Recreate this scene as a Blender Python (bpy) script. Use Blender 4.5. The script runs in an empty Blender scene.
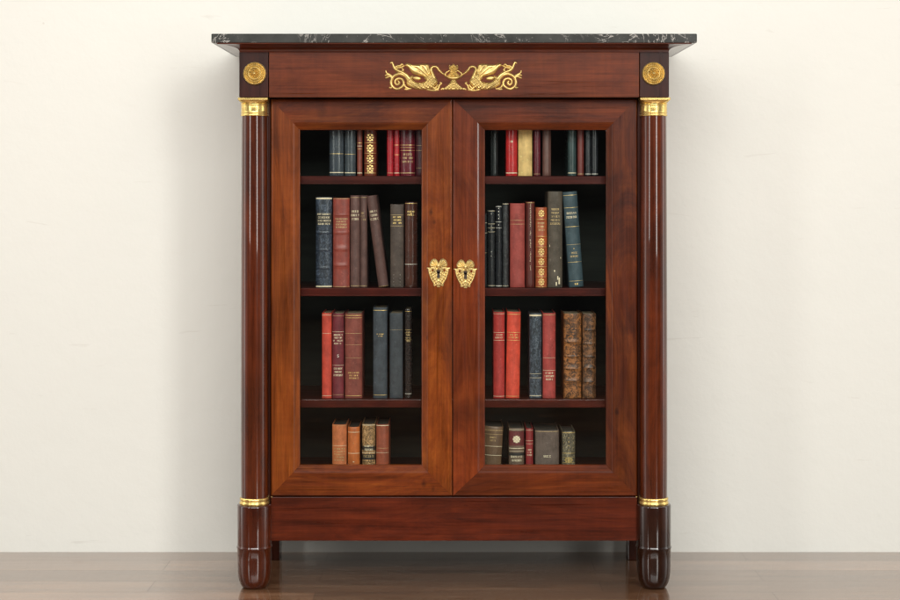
import bpy, math, random
import numpy as np
from mathutils import Vector
R = math.radians
C = bpy.context.scene.collection
scene = bpy.context.scene

# ------------------------------------------------------------------ measuring
S, D, CX, CZ, HX, HY = 369.0, 4.6, -0.011, 1.095, 450.0, 183.0
def PX(x, Y=0.0): return CX + (x-HX)/S*(D+Y)/D
def PZ(y, Y=0.0): return CZ + (HY-y)/S*(D+Y)/D

def lin(c):
    out = []
    for v in c:
        v = v/255.0
        out.append(v/12.92 if v <= .04045 else ((v+.055)/1.055)**2.4)
    return tuple(out)

# ------------------------------------------------------------------ object helpers
def link(name, verts, faces, mats, parent=None, midx=None, smooth=None):
    me = bpy.data.meshes.new(name)
    me.from_pydata([tuple(v) for v in verts], [], [tuple(f) for f in faces])
    if not isinstance(mats, (list, tuple)): mats = [mats]
    for m in mats: me.materials.append(m)
    if midx is not None: me.polygons.foreach_set('material_index', midx)
    if smooth is True: me.polygons.foreach_set('use_smooth', [True]*len(faces))
    elif smooth: me.polygons.foreach_set('use_smooth', smooth)
    me.update(); me.validate()
    o = bpy.data.objects.new(name, me); C.objects.link(o)
    if parent is not None: o.parent = parent
    return o

def empty(name, loc, label=None, cat=None, group=None):
    o = bpy.data.objects.new(name, None); C.objects.link(o); o.location = loc
    o.empty_display_size = .05
    if label: o['label'] = label
    if cat: o['category'] = cat
    if group: o['group'] = group
    return o

class MB:
    def __init__(s): s.v = []; s.f = []; s.m = []; s.s = []
    def add(s, vs, fs, m=0, smooth=False):
        b = len(s.v); s.v += [tuple(v) for v in vs]
        for f in fs: s.f.append(tuple(i+b for i in f)); s.m.append(m); s.s.append(smooth)
    def box(s, x0, x1, y0, y1, z0, z1, m=0, bev=0.0):
        if bev <= 0:
            vs = [(x0,y0,z0),(x1,y0,z0),(x1,y1,z0),(x0,y1,z0),(x0,y0,z1),(x1,y0,z1),(x1,y1,z1),(x0,y1,z1)]
            s.add(vs, [(0,3,2,1),(4,5,6,7),(0,1,5,4),(1,2,6,5),(2,3,7,6),(3,0,4,7)], m)
            return
        b = bev; L = []
        for (z, i) in ((z0, b), (z0+b*.3, b*.3), (z0+b, 0), (z1-b, 0), (z1-b*.3, b*.3), (z1, b)):
            xa, xb, ya, yb = x0+i, x1-i, y0+i, y1-i; c = b
            L.append([(xa+c,ya,z),(xb-c,ya,z),(xb-c*.3,ya+c*.3,z),(xb,ya+c,z),(xb,yb-c,z),(xb-c*.3,yb-c*.3,z),(xb-c,yb,z),
                      (xa+c,yb,z),(xa+c*.3,yb-c*.3,z),(xa,yb-c,z),(xa,ya+c,z),(xa+c*.3,ya+c*.3,z)])
        vs = [p for r in L for p in r]; n = 12; fs = []
        for k in range(5):
            for i in range(n):
                j = (i+1) % n; fs.append((k*n+i, k*n+j, (k+1)*n+j, (k+1)*n+i))
        fs.append(tuple(reversed(range(n)))); fs.append(tuple(range(5*n, 6*n)))
        s.add(vs, fs, m)
    def lathe(s, cx, cy, prof, n=64, m=0, mod=None):
        vs = []; fs = []
        for k, (r, z) in enumerate(prof):
            for i in range(n):
                a = 2*math.pi*i/n; rr = r if mod is None else mod(r, z, a)
                vs.append((cx+rr*math.cos(a), cy+rr*math.sin(a), z))
        for k in range(len(prof)-1):
            for i in range(n):
                j = (i+1) % n; fs.append((k*n+i, k*n+j, (k+1)*n+j, (k+1)*n+i))
        s.add(vs, fs, m, True)
        K = len(prof)-1
        s.add([vs[i] for i in range(n)], [tuple(reversed(range(n)))], m)
        s.add([vs[K*n+i] for i in range(n)], [tuple(range(n))], m)
    def build(s, name, mats, parent=None):
        return link(name, s.v, s.f, mats, parent, s.m, s.s)

# ------------------------------------------------------------------ materials
def new_mat(name):
    m = bpy.data.materials.new(name); m.use_nodes = True
    nt = m.node_tree; p = nt.nodes['Principled BSDF']
    return m, nt, p
def node(nt, t, **k):
    n = nt.nodes.new(t)
    for a, b in k.items():
        if a in n.inputs: n.inputs[a].default_value = b
        else: setattr(n, a, b)
    return n
def ramp(nt, src, stops, interp='LINEAR'):
    r = nt.nodes.new('ShaderNodeValToRGB'); r.color_ramp.interpolation = interp
    e = r.color_ramp.elements
    while len(e) < len(stops): e.new(.5)
    for i, (p, c) in enumerate(stops):
        e[i].position = p; e[i].color = (c[0], c[1], c[2], 1) if isinstance(c, (tuple, list)) else (c, c, c, 1)
    nt.links.new(src, r.inputs[0]); return r.outputs[0]
def mixc(nt, fac, a, b, mode='MIX'):
    n = nt.nodes.new('ShaderNodeMix'); n.data_type = 'RGBA'; n.blend_type = mode
    for sock, v in ((n.inputs[0], fac), (n.inputs[6], a), (n.inputs[7], b)):
        if isinstance(v, bpy.types.NodeSocket): nt.links.new(v, sock)
        elif isinstance(v, (int, float)): sock.default_value = v if sock.type == 'VALUE' else (v, v, v, 1)
        else: sock.default_value = (*v, 1)
    return n.outputs[2]
def coords(nt, scale, off=(0,0,0), rot=(0,0,0)):
    tc = nt.nodes.new('ShaderNodeTexCoord'); mp = nt.nodes.new('ShaderNodeMapping')
    nt.links.new(tc.outputs['Object'], mp.inputs[0])
    mp.inputs['Scale'].default_value = scale; mp.inputs['Location'].default_value = off; mp.inputs['Rotation'].default_value = rot
    return mp.outputs[0]
def noise(nt, vec, scale, detail=4, rough=.55, dist=0.0):
    n = nt.nodes.new('ShaderNodeTexNoise'); nt.links.new(vec, n.inputs['Vector'])
    n.inputs['Scale'].default_value = scale; n.inputs['Detail'].default_value = detail
    n.inputs['Roughness'].default_value = rough; n.inputs['Distortion'].default_value = dist
    return n.outputs[0]
def bump(nt, p, h, strength, dist=.001):
    b = nt.nodes.new('ShaderNodeBump'); b.inputs['Strength'].default_value = strength; b.inputs['Distance'].default_value = dist
    nt.links.new(h, b.inputs['Height']); nt.links.new(b.outputs[0], p.inputs['Normal']); return b

def kfac(nt, sock, ks):
    m = nt.nodes.new('ShaderNodeMapRange'); nt.links.new(sock, m.inputs[0])
    m.inputs[1].default_value = .9; m.inputs[2].default_value = 2.0; m.inputs[3].default_value = ks; m.inputs[4].default_value = 0.0
    return m.outputs[0]
def wood(name, dark, mid, light, axis='Z', seed=0, rough=.32, coat=.5, coat_rough=.08, figure=1.0, blotch=.5, cross=.08, knots=()):
    blotch *= .85
    m, nt, p = new_mat(name)
    dark, mid, light = [tuple(a*b for a, b in zip(lin(c), (.72,.745,.40))) for c in (dark, mid, light)]
    def sc(along, across): return {'Z': (across, across, along), 'X': (along, across, across)}[axis]
    off = (seed*1.37, seed*.91, seed*2.13)
    f1 = noise(nt, coords(nt, sc(1.5, 6.0*figure), off), 1.8, 9, .70, 2.2)       # broad figure
    f2 = noise(nt, coords(nt, sc(5, 230), off), 1.0, 4, .65, .2)                 # fibres
    f3 = noise(nt, coords(nt, sc(3.0, 75), off), 1.0, 4, .65, .8)                 # streaks
    f4 = noise(nt, coords(nt, (3.5,3.5,3.5), off), 1.0, 2, .5, .4)               # blotches
    f5 = noise(nt, coords(nt, sc(60, 7), off), 1.0, 2, .5, .5)                   # cross fire in the polish
    base = ramp(nt, f1, [(.22, dark), (.48, mid), (.76, light)])
    st = ramp(nt, f3, [(.36, .72), (.60, 1.10)])
    base = mixc(nt, .75, base, st, 'MULTIPLY')
    fb = ramp(nt, f2, [(.36, .66), (.56, 1.08)])
    base = mixc(nt, .55, base, fb, 'MULTIPLY')
    bl = ramp(nt, f4, [(.33, 1-blotch), (.6, 1.1)])
    base = mixc(nt, 1.0, base, bl, 'MULTIPLY')
    cf = ramp(nt, f5, [(.35, 1-cross), (.65, 1+cross)])
    base = mixc(nt, .6, base, cf, 'MULTIPLY')
    for (kx, kz, kr, ks) in knots:                # small knots in the veneer
        mp = nt.nodes.new('ShaderNodeMapping'); mp.vector_type = 'POINT'
        tcn = nt.nodes.new('ShaderNodeTexCoord'); nt.links.new(tcn.outputs['Object'], mp.inputs[0])
        mp.inputs['Location'].default_value = (-kx/kr, 0, -kz/(kr*1.7)); mp.inputs['Scale'].default_value = (1/kr, 0, 1/(kr*1.7))
        ln = nt.nodes.new('ShaderNodeVectorMath'); ln.operation = 'LENGTH'; nt.links.new(mp.outputs[0], ln.inputs[0])
        ad = nt.nodes.new('ShaderNodeMath'); ad.operation = 'MULTIPLY_ADD'
        nt.links.new(noise(nt, coords(nt, (90,90,60), off), 1.0, 3), ad.inputs[0]); ad.inputs[1].default_value = 1.5; nt.links.new(ln.outputs['Value'], ad.inputs[2])
        base = mixc(nt, kfac(nt, ad.outputs[0], ks), base, tuple(v*.35 for v in dark))
    nt.links.new(base, p.inputs['Base Color'])
    rr = ramp(nt, f3, [(.3, rough*.8), (.7, rough*1.3)]); nt.links.new(rr, p.inputs['Roughness'])
    p.inputs['Coat Weight'].default_value = coat; p.inputs['Coat Roughness'].default_value = coat_rough
    p.inputs['Specular IOR Level'].default_value = .18
    bump(nt, p, f2, .05, .0005)
    # the lacquer itself is never dead flat
    wv = noise(nt, coords(nt, (9, 9, 9), off), 1.0, 3, .5)
    b = nt.nodes.new('ShaderNodeBump'); b.inputs['Strength'].default_value = .05; b.inputs['Distance'].default_value = .004
    nt.links.new(wv, b.inputs['Height']); nt.links.new(b.outputs[0], p.inputs['Coat Normal'])
    return m

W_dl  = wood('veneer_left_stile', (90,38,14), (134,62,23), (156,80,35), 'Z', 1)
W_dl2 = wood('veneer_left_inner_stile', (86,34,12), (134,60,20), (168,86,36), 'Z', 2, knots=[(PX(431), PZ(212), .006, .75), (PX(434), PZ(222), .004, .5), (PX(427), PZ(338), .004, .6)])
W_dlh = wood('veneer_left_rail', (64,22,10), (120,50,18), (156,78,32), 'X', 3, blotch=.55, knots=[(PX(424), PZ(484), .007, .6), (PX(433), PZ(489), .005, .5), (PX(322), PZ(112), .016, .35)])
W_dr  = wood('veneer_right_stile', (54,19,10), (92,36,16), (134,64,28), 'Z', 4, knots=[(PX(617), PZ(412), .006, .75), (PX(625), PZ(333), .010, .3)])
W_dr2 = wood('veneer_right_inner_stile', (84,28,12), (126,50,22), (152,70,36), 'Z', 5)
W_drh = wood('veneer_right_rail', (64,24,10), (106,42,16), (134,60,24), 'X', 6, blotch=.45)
W_fr  = wood('veneer_frieze', (80,30,12), (108,44,18), (128,58,26), 'X', 7, figure=.8, blotch=.25, cross=.12)
W_ap  = wood('veneer_apron', (50,16,9), (94,31,15), (122,46,23), 'X', 8, blotch=.35, figure=1.4)
W_bk  = wood('dark_mahogany_block', (40,12,9), (58,19,13), (74,28,18), 'Z', 9, blotch=.3)
W_co  = wood('polished_mahogany_column', (58,20,12), (92,36,20), (116,48,27), 'Z', 10, rough=.22, coat=1.0, coat_rough=.045, blotch=.45)
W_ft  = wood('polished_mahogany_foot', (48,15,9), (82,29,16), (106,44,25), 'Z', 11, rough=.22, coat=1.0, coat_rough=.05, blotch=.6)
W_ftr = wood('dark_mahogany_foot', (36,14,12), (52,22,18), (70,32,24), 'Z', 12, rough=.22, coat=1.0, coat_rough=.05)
W_cn  = wood('mahogany_cornice', (60,20,10), (90,32,16), (112,46,24), 'X', 13, coat=.9, coat_rough=.1, blotch=.3)
W_sh  = wood('mahogany_shelf', (50,12,10), (80,21,18), (102,32,26), 'X', 14, rough=.35, coat=.4, blotch=.3)
W_sd  = wood('mahogany_carcase', (44,15,10), (70,26,16), (92,38,24), 'Z', 15, blotch=.3)
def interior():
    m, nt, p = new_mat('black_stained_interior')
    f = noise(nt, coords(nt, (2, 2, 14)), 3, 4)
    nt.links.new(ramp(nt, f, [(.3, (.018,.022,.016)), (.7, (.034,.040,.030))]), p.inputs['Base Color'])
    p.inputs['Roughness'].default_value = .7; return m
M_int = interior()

def brass(name='gilt_brass', col=(.86,.62,.24), rough=.33, tar=.5, metal=.88):
    m, nt, p = new_mat(name)
    f = noise(nt, coords(nt, (1,1,1)), 260, 4, .6)
    g = noise(nt, coords(nt, (1,1,1)), 45, 3, .6)
    d = tuple(c*tar for c in col)
    base = mixc(nt, 1.0, ramp(nt, f, [(.30, d), (.42, col)]), ramp(nt, g, [(.34, .68), (.55, 1.06)]), 'MULTIPLY')
    nt.links.new(base, p.inputs['Base Color'])
    p.inputs['Metallic'].default_value = metal
    nt.links.new(ramp(nt, g, [(.3, rough*1.5), (.7, rough*.8)]), p.inputs['Roughness'])
    bump(nt, p, f, .10, .0006); return m
M_brass = brass('gilt_brass', (.68,.50,.185), .38, .55, .88); M_pale = brass('pale_gilt_brass', (.72,.55,.23), .38, .55, .85)
M_cap = brass('polished_brass', (.88,.64,.22), .2, .7)

def marble():
    m, nt, p = new_mat('black_marble')
    a = noise(nt, coords(nt, (1,1,1)), 9, 8, .6, 1.5)
    v = ramp(nt, a, [(.490, 0.0), (.499, 1.0), (.501, 1.0), (.510, 0.0)])
    k = noise(nt, coords(nt, (1,1,1), (4,2,1)), 7, 3, .5)
    km = ramp(nt, k, [(.44, 0.0), (.56, 1.0)])
    v = mixc(nt, 1.0, v, km, 'MULTIPLY')
    b = noise(nt, coords(nt, (1,1.4,1.2), (9,0,0)), 72, 5, .7, 1.0)
    s = ramp(nt, b, [(.63, 0.0), (.67, 1.0)])
    s = mixc(nt, 1.0, s, ramp(nt, k, [(.42, .1), (.6, 1.0)]), 'MULTIPLY')
    v2 = mixc(nt, 1.0, v, s, 'LIGHTEN')
    base = ramp(nt, noise(nt, coords(nt, (1,1,1)), 22, 5, .6), [(.3, (.016,.017,.015)), (.7, (.040,.042,.038))])
    nt.links.new(mixc(nt, v2, base, (.44,.42,.39)), p.inputs['Base Color'])
    p.inputs['Roughness'].default_value = .2; p.inputs['Specular IOR Level'].default_value = .3
    return m
M_marble = marble()

def glass():
    m = bpy.data.materials.new('clear_glass'); m.use_nodes = True; nt = m.node_tree
    nt.nodes.remove(nt.nodes['Principled BSDF']); out = nt.nodes['Material Output']
    fr = node(nt, 'ShaderNodeFresnel', IOR=1.5); ge = nt.nodes.new('ShaderNodeNewGeometry')
    inv = nt.nodes.new('ShaderNodeMath'); inv.operation = 'SUBTRACT'; inv.inputs[0].default_value = 1
    nt.links.new(ge.outputs['Backfacing'], inv.inputs[1])
    mu = nt.nodes.new('ShaderNodeMath'); mu.operation = 'MULTIPLY'
    nt.links.new(fr.outputs[0], mu.inputs[0]); nt.links.new(inv.outputs[0], mu.inputs[1])
    t = nt.nodes.new('ShaderNodeBsdfTransparent'); t.inputs[0].default_value = (.97,.985,.975,1)
    g = nt.nodes.new('ShaderNodeBsdfGlossy'); g.inputs['Roughness'].default_value = .015
    w = noise(nt, coords(nt, (5,5,5)), 1, 2)
    b = nt.nodes.new('ShaderNodeBump'); b.inputs['Strength'].default_value = .12; b.inputs['Distance'].default_value = .004
    nt.links.new(w, b.inputs['Height']); nt.links.new(b.outputs[0], g.inputs['Normal'])
    x = nt.nodes.new('ShaderNodeMixShader')
    nt.links.new(mu.outputs[0], x.inputs[0]); nt.links.new(t.outputs[0], x.inputs[1]); nt.links.new(g.outputs[0], x.inputs[2])
    nt.links.new(x.outputs[0], out.inputs[0]); return m
M_glass = glass()

def simple(name, col, rough=.6, metal=0.0, var=.15, sc=60):
    m, nt, p = new_mat(name)
    f = noise(nt, coords(nt, (1,1,1)), sc, 4)
    nt.links.new(ramp(nt, f, [(.3, tuple(c*(1-var) for c in col)), (.7, tuple(min(1, c*(1+var)) for c in col))]), p.inputs['Base Color'])
    p.inputs['Roughness'].default_value = rough; p.inputs['Metallic'].default_value = metal
    return m

# ------------------------------------------------------------------ the setting
def wall_mat():
    m, nt, p = new_mat('cream_plaster')
    a = noise(nt, coords(nt, (1,1,1)), .9, 3, .5)
    base = ramp(nt, a, [(.3, (.785,.785,.735)), (.7, (.815,.81,.755))])
    # scuffs and pinholes with shapes of their own
    vo = nt.nodes.new('ShaderNodeTexVoronoi'); nt.links.new(coords(nt, (1,1,1)), vo.inputs['Vector']); vo.inputs['Scale'].default_value = 6.5
    vo.inputs['Randomness'].default_value = 1
    dots = ramp(nt, vo.outputs['Distance'], [(.012, 1.0), (.03, 0.0)])
    pick = ramp(nt, noise(nt, coords(nt, (1,1,1), (5,5,5)), 2.2, 1), [(.5, 0.0), (.6, 1.0)])
    base = mixc(nt, mixc(nt, 1.0, dots, pick, 'MULTIPLY'), base, (.55,.52,.46))
    sc = noise(nt, coords(nt, (7, 1, 40)), 1.0, 3, .5, .6)
    base = mixc(nt, ramp(nt, sc, [(.705, 0.0), (.77, .38)]), base, (.66,.64,.58))
    nt.links.new(base, p.inputs['Base Color']); p.inputs['Roughness'].default_value = .75
    p.inputs['Specular IOR Level'].default_value = .25
    h = noise(nt, coords(nt, (1,1,1)), 14, 6, .6); bump(nt, p, h, .34, .006)
    return m
def floor_mat():
    m, nt, p = new_mat('brown_plank_floor')
    br = nt.nodes.new('ShaderNodeTexBrick'); nt.links.new(coords(nt, (1,1,1), (.37,.06,0)), br.inputs['Vector'])
    br.offset = .37; br.inputs['Scale'].default_value = 1; br.inputs['Brick Width'].default_value = 1.22
    br.inputs['Row Height'].default_value = .127; br.inputs['Mortar Size'].default_value = .0022; br.inputs['Mortar Smooth'].default_value = .3
    br.inputs['Bias'].default_value = 0.0
    br.inputs['Color1'].default_value = (.50,.50,.50,1); br.inputs['Color2'].default_value = (1.25,1.2,1.14,1); br.inputs['Mortar'].default_value = (.30,.28,.25,1)
    f = noise(nt, coords(nt, (1.6, 22, 1)), 1.4, 6, .62, .7)
    g = noise(nt, coords(nt, (4, 160, 1)), 1.0, 4, .6)
    base = ramp(nt, f, [(.28, (.125,.055,.027)), (.5, (.22,.108,.056)), (.72, (.33,.185,.108))])
    base = mixc(nt, .55, base, ramp(nt, g, [(.35, .7), (.6, 1.15)]), 'MULTIPLY')
    base = mixc(nt, .8, base, br.outputs['Color'], 'MULTIPLY')
    nt.links.new(base, p.inputs['Base Color'])
    nt.links.new(ramp(nt, f, [(.3, .16), (.7, .26)]), p.inputs['Roughness'])
    p.inputs['Specular IOR Level'].default_value = .5
    nt.links.new(ramp(nt, br.outputs['Color'], [(.15, .55), (.5, .85), (1.0, 1.0)]), p.inputs['Coat Weight']); p.inputs['Coat Roughness'].default_value = .055; p.inputs['Coat IOR'].default_value = 1.6
    b = bump(nt, p, mixc(nt, .5, br.outputs['Color'], ramp(nt, g, [(.3,0.0),(.7,1.0)])), .18, .0015)
    seam = mixc(nt, .35, ramp(nt, br.outputs['Fac'], [(0.0, 1.0), (1.0, 0.0)]), f, 'MULTIPLY')
    b = nt.nodes.new('ShaderNodeBump'); b.inputs['Strength'].default_value = .35; b.inputs['Distance'].default_value = .0012
    nt.links.new(seam, b.inputs['Height']); nt.links.new(b.outputs[0], p.inputs['Coat Normal'])
    return m
WALLY = .435
o = link('wall', [(-6,WALLY,0),(6,WALLY,0),(6,WALLY,3.4),(-6,WALLY,3.4),(-6,WALLY+.12,0),(6,WALLY+.12,0),(6,WALLY+.12,3.4),(-6,WALLY+.12,3.4)],
     [(0,1,2,3),(5,4,7,6),(0,3,7,4),(1,5,6,2),(3,2,6,7),(0,4,5,1)], wall_mat())
o['kind'] = 'structure'
o = link('floor', [(-6,-9,0),(6,-9,0),(6,.6,0),(-6,.6,0)], [(0,1,2,3)], floor_mat()); o['kind'] = 'structure'

# ------------------------------------------------------------------ relief ornaments
def cr(pts, n=6, closed=False):
    pts = [np.array(p, float) for p in pts]; out = []; N = len(pts)
    rng = range(N) if closed else range(N-1)
    for i in rng:
        p0 = pts[(i-1) % N] if closed or i > 0 else pts[0]
        p1 = pts[i]; p2 = pts[(i+1) % N]
        p3 = pts[(i+2) % N] if closed or i+2 < N else pts[-1]
        for k in range(n):
            t = k/n
            out.append(.5*((2*p1)+(-p0+p2)*t+(2*p0-5*p1+4*p2-p3)*t*t+(-p0+3*p1-3*p2+p3)*t**3))
    if not closed: out.append(pts[-1])
    return np.array(out)
def seg_dist(U, V, P):
    best = np.full(U.shape, 1e9); tpar = np.zeros(U.shape); n = len(P)-1
    for i in range(n):
        ax, ay = P[i][:2]; bx, by = P[i+1][:2]; dx, dy = bx-ax, by-ay; L = dx*dx+dy*dy+1e-9
        t = np.clip(((U-ax)*dx+(V-ay)*dy)/L, 0, 1)
        d = np.hypot(U-ax-t*dx, V-ay-t*dy); k = d < best
        best = np.where(k, d, best); tpar = np.where(k, (i+t)/n, tpar)
    return best, tpar
def inside(U, V, P):
    r = np.zeros(U.shape, bool); n = len(P)
    for i in range(n):
        x1, y1 = P[i]; x2, y2 = P[(i+1) % n]
        if y1 == y2: continue
        c = ((V < y1) != (V < y2)) & (U < (x2-x1)*(V-y1)/(y2-y1)+x1)
        r ^= c
    return r
def tube_h(U, V, pts, r0, r1, k=.95, sm=True):
    P = cr(pts) if sm else np.array(pts, float)
    d, t = seg_dist(U, V, P); r = r0+(r1-r0)*t
    return k*r*np.sqrt(np.clip(1-(d/r)**2, 0, None))
def poly_h(U, V, pts, H, b, sm=True):
    P = cr(pts, 5, True) if sm else np.array(pts, float)
    ins = inside(U, V, P); d, _ = seg_dist(U, V, np.vstack([P, P[:1]]))
    q = np.clip(d/b, 0, 1)
    return np.where(ins, H*np.sqrt(1-(1-q)**2), 0), np.where(ins, d, 0)
def relief(name, Hf, u0, u1, v0, v1, step, scale, mat, parent, loc, extra=None):
    """a cast ornament: height field Hf(U,V) in source units -> mesh facing -Y, given real size by scale"""
    us = np.arange(u0, u1+step, step); vs = np.arange(v0, v1+step, step)
    U, V = np.meshgrid(us, vs); H = Hf(U, V)
    ny, nx = H.shape; ok = H > 0.02
    need = ok.copy(); need[1:] |= ok[:-1]; need[:-1] |= ok[1:]; n2 = need.copy(); n2[:,1:] |= need[:,:-1]; n2[:,:-1] |= need[:,1:]
    idx = -np.ones(H.shape, int); verts = []
    cell = (ok[:-1,:-1] | ok[1:,:-1] | ok[:-1,1:] | ok[1:,1:])
    faces = []
    ys, xs = np.nonzero(cell)
    for y, x in zip(ys, xs):
        q = []
        for (a, b) in ((y,x),(y+1,x),(y+1,x+1),(y,x+1)):
            if idx[a,b] < 0:
                idx[a,b] = len(verts)
                verts.append((U[a,b]*scale, -max(H[a,b],0)*scale, -V[a,b]*scale))
            q.append(idx[a,b])
        faces.append((q[0], q[1], q[2], q[3]))
    o = link(name, verts, faces, mat, parent, smooth=True); o.location = loc
    return o

def emblem_H(U, V):
    U = -np.abs(U)+882.0          # mirrored about the urn
    H = np.zeros(U.shape)
    def T(pts, r0, r1=None, k=.95):
        nonlocal H; H = np.maximum(H, tube_h(U, V, pts, r0, r0 if r1 is None else r1, k))
    def Pp(pts, h, b, ridge=None):
        nonlocal H; h_, d = poly_h(U, V, pts, h, b)
        if ridge is not None: h_ = h_*ridge
        H = np.maximum(H, h_)
    # wing, feathered
    ang = np.arctan2(V-260, U-640); rad = np.hypot(V-260, U-640)
    fe = .74+.26*np.abs(np.sin(ang*13+rad*.004))
    Pp([(318,36),(350,40),(390,54),(450,52),(510,46),(560,48),(590,62),(594,110),(606,170),(640,215),(600,262),(545,236),(515,200),(450,182),(402,166),(368,134),(338,92),(300,66)], 34, 30, fe)
    for a, b in (((560,215),(350,62)),((575,190),(420,75)),((585,170),(490,68)),((592,160),(550,66))):
        T([b, ((a[0]+b[0])/2+14, (a[1]+b[1])/2-10), a], 7, 13, 3.1)
    # body
    Pp([(352,205),(385,183),(400,196),(392,228),(420,258),(470,270),(525,262),(570,225),(606,160),(640,165),(672,215),(692,258),(674,292),(640,325),(600,346),(520,358),(440,352),(385,332),(330,302),(318,262)], 44, 42,
       .86+.14*np.sin(U*.16)*np.sin(V*.17+U*.05))
    Pp([(384,204),(440,194),(492,214),(478,238),(430,242),(400,228)], 22, 16)
    # neck and head
    T([(652,215),(630,165),(613,120),(624,90),(652,78),(684,88),(706,120),(728,146)], 20, 13, 1.6)
    T([(716,128),(740,152),(770,172)], 17, 8, 1.6)
    # acanthus tail
    T([(350,225),(312,180),(262,148),(210,126),(176,100),(160,62),(146,30),(128,36)], 24, 10, 1.3)
    T([(176,92),(206,72),(240,66),(262,48),(276,58)], 14, 7, 1.4)
    T([(206,96),(250,88),(290,70)], 10, 8, 1.4)
    T([(250,140),(280,118),(262,100)], 12, 7, 1.4)
    # volute
    T([(352,262),(306,196),(250,168),(198,174),(154,206),(134,258),(146,312),(196,346),(250,330),(284,290),(270,238),(228,220),(190,238),(182,272),(206,296),(232,276),(222,256)], 19, 13, 1.3)
    T([(150,215),(118,196),(92,206),(70,214)], 16, 9, 1.4); T([(140,190),(104,168),(78,152),(70,128)], 13, 7, 1.4)
    T([(120,180),(88,176),(66,182)], 12, 8, 1.4)
    T([(150,318),(134,332),(118,330)], 15, 10, 1.4)
    T([(290,300),(320,332),(366,346)], 15, 9, 1.3); T([(300,350),(340,352),(372,340)], 9, 7, 1.3)
    # feet and the ground line of little scrolls
    T([(640,330),(668,350),(700,340),(712,306),(738,278),(720,268)], 13, 8, 1.4)
    T([(690,300),(676,322),(640,344)], 12, 9, 1.4); T([(560,352),(640,366),(700,358)], 10, 9, 1.4)
    # urn
    Pp([(776,186),(882,196),(990,186),(960,214),(918,238),(846,238),(804,214)], 40, 22)
    Pp([(866,230),(898,230),(940,290),(1005,344),(1000,358),(764,358),(759,344),(824,290)], 30, 22, .8+.2*np.sin(V*.21)*np.sin((U-882)*.16))
    T([(800,196),(782,170),(800,146),(830,128)], 9, 8, 1.4)
    Pp([(832,58),(856,66),(874,46),(890,46),(908,66),(932,58),(938,100),(926,150),(952,190),(812,190),(838,150),(826,100)], 46, 26, .75+.25*np.sin(V*.23+1)*np.cos((U-882)*.16))
    T([(735,352),(760,340),(780,350)], 10, 9, 1.4)
    return H

def esc_H(U, V):
    U0 = U; U = 240-np.abs(U-240)
    H = np.zeros(U.shape)
    ang = np.arctan2(V-225, U-225); fe = .5+.5*np.abs(np.sin(ang*7))
    h, d = poly_h(U, V, [(238,172),(226,140),(200,118),(176,112),(150,128),(128,160),(120,196),(134,222),(170,232),(215,222),(238,205)], 34, 30); H = np.maximum(H, h*fe)
    h, d = poly_h(U, V, [(242,176),(200,205),(165,235),(106,246),(110,290),(124,335),(146,385),(172,425),(176,470),(196,474),(204,462),(214,476),(242,480)], 20, 30)
    h *= .55+.45*np.sin(U*.10+V*.05)*np.sin(V*.10); H = np.maximum(H, h)
    def T(p, r0, r1, k=1.2):
        nonlocal H; H = np.maximum(H, tube_h(U, V, p, r0, r1, k))
    T([(170,232),(125,240),(92,238)], 11, 9); T([(110,250),(118,300),(142,370),(176,432)], 11, 11, 1.6)
    T([(242,176),(205,215),(196,265),(206,330),(222,385)], 12, 9, 2.0)
    T([(150,250),(172,300),(160,345),(190,400)], 9, 8, 2.0); T([(240,210),(240,230)], 26, 20, 1.1)
    T([(182,446),(184,474)], 10, 8); T([(238,440),(240,476)], 12, 9, 1.5)
    # piercings
    hole = ((np.abs(U-240) < 18) & (V > 285) & (V < 374)) | (np.hypot(U-240, V-285) < 25)
    hole |= np.hypot((U-162)/13, (V-268)/20) < 1
    hole |= np.hypot((U-168)/7, (V-385)/9) < 1
    return np.where(hole, 0, H)

# ------------------------------------------------------------------ the bookcase
bc = empty('bookcase', (0,0,0), 'polished mahogany bookcase with black marble top, gilt mounts and two glazed doors', 'bookcase')
BW = .5765
# marble slab
mb = MB(); mb.box(-.644, .644, -.100, .402, 1.4670, 1.4914, bev=.0022); mb.build('marble_top', M_marble, bc)
# cornice: cove swept round three sides with rounded corners
mb = MB()
prof = []
for k in range(13):
    t = k/12.0
    e = .050*(1-math.cos(t*math.pi/2)); z = 1.4490+.0150*math.sin(t*math.pi/2)
    prof.append((e, z))
prof = [(0.0, 1.4470)]+prof+[(.054, 1.4642), (.054, 1.4670)]
def outline(e):
    pts = [(-BW-e, .395)]; rc = .0015+e*.06
    for (cx, cy, a0) in ((-BW-e+rc, -.045-e+rc, 180), (BW+e-rc, -.045-e+rc, 270)):
        for k in range(9):
            a = R(a0+90*k/8.0); pts.append((cx+rc*math.cos(a), cy+rc*math.sin(a)))
    pts.append((BW+e, .395)); return pts
rows = [[(x, y, z) for (x, y) in outline(e)] for (e, z) in prof]
n = len(rows[0]); vs = [p for r in rows for p in r]; fs = []
for k in range(len(rows)-1):
    for i in range(n-1): fs.append((k*n+i, k*n+i+1, (k+1)*n+i+1, (k+1)*n+i))
mb.add(vs, fs, 0, True)
mb.box(-BW, BW, -.044, .395, 1.4460, 1.4640); mb.build('cornice', W_cn, bc)
# frieze with mount
mb = MB(); mb.box(-.4970, .4970, -.0450, -.020, 1.3255, 1.4468, bev=.0012); fr = mb.build('frieze', W_fr, bc)
kk = (D-.045)/D/S/12.0
relief('swan_mount', emblem_H, -826, 826, 16, 374, 3.4, kk, M_brass, fr, (PX(453.5,-.045)+.0, -.0448, PZ(60,-.045)))
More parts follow.
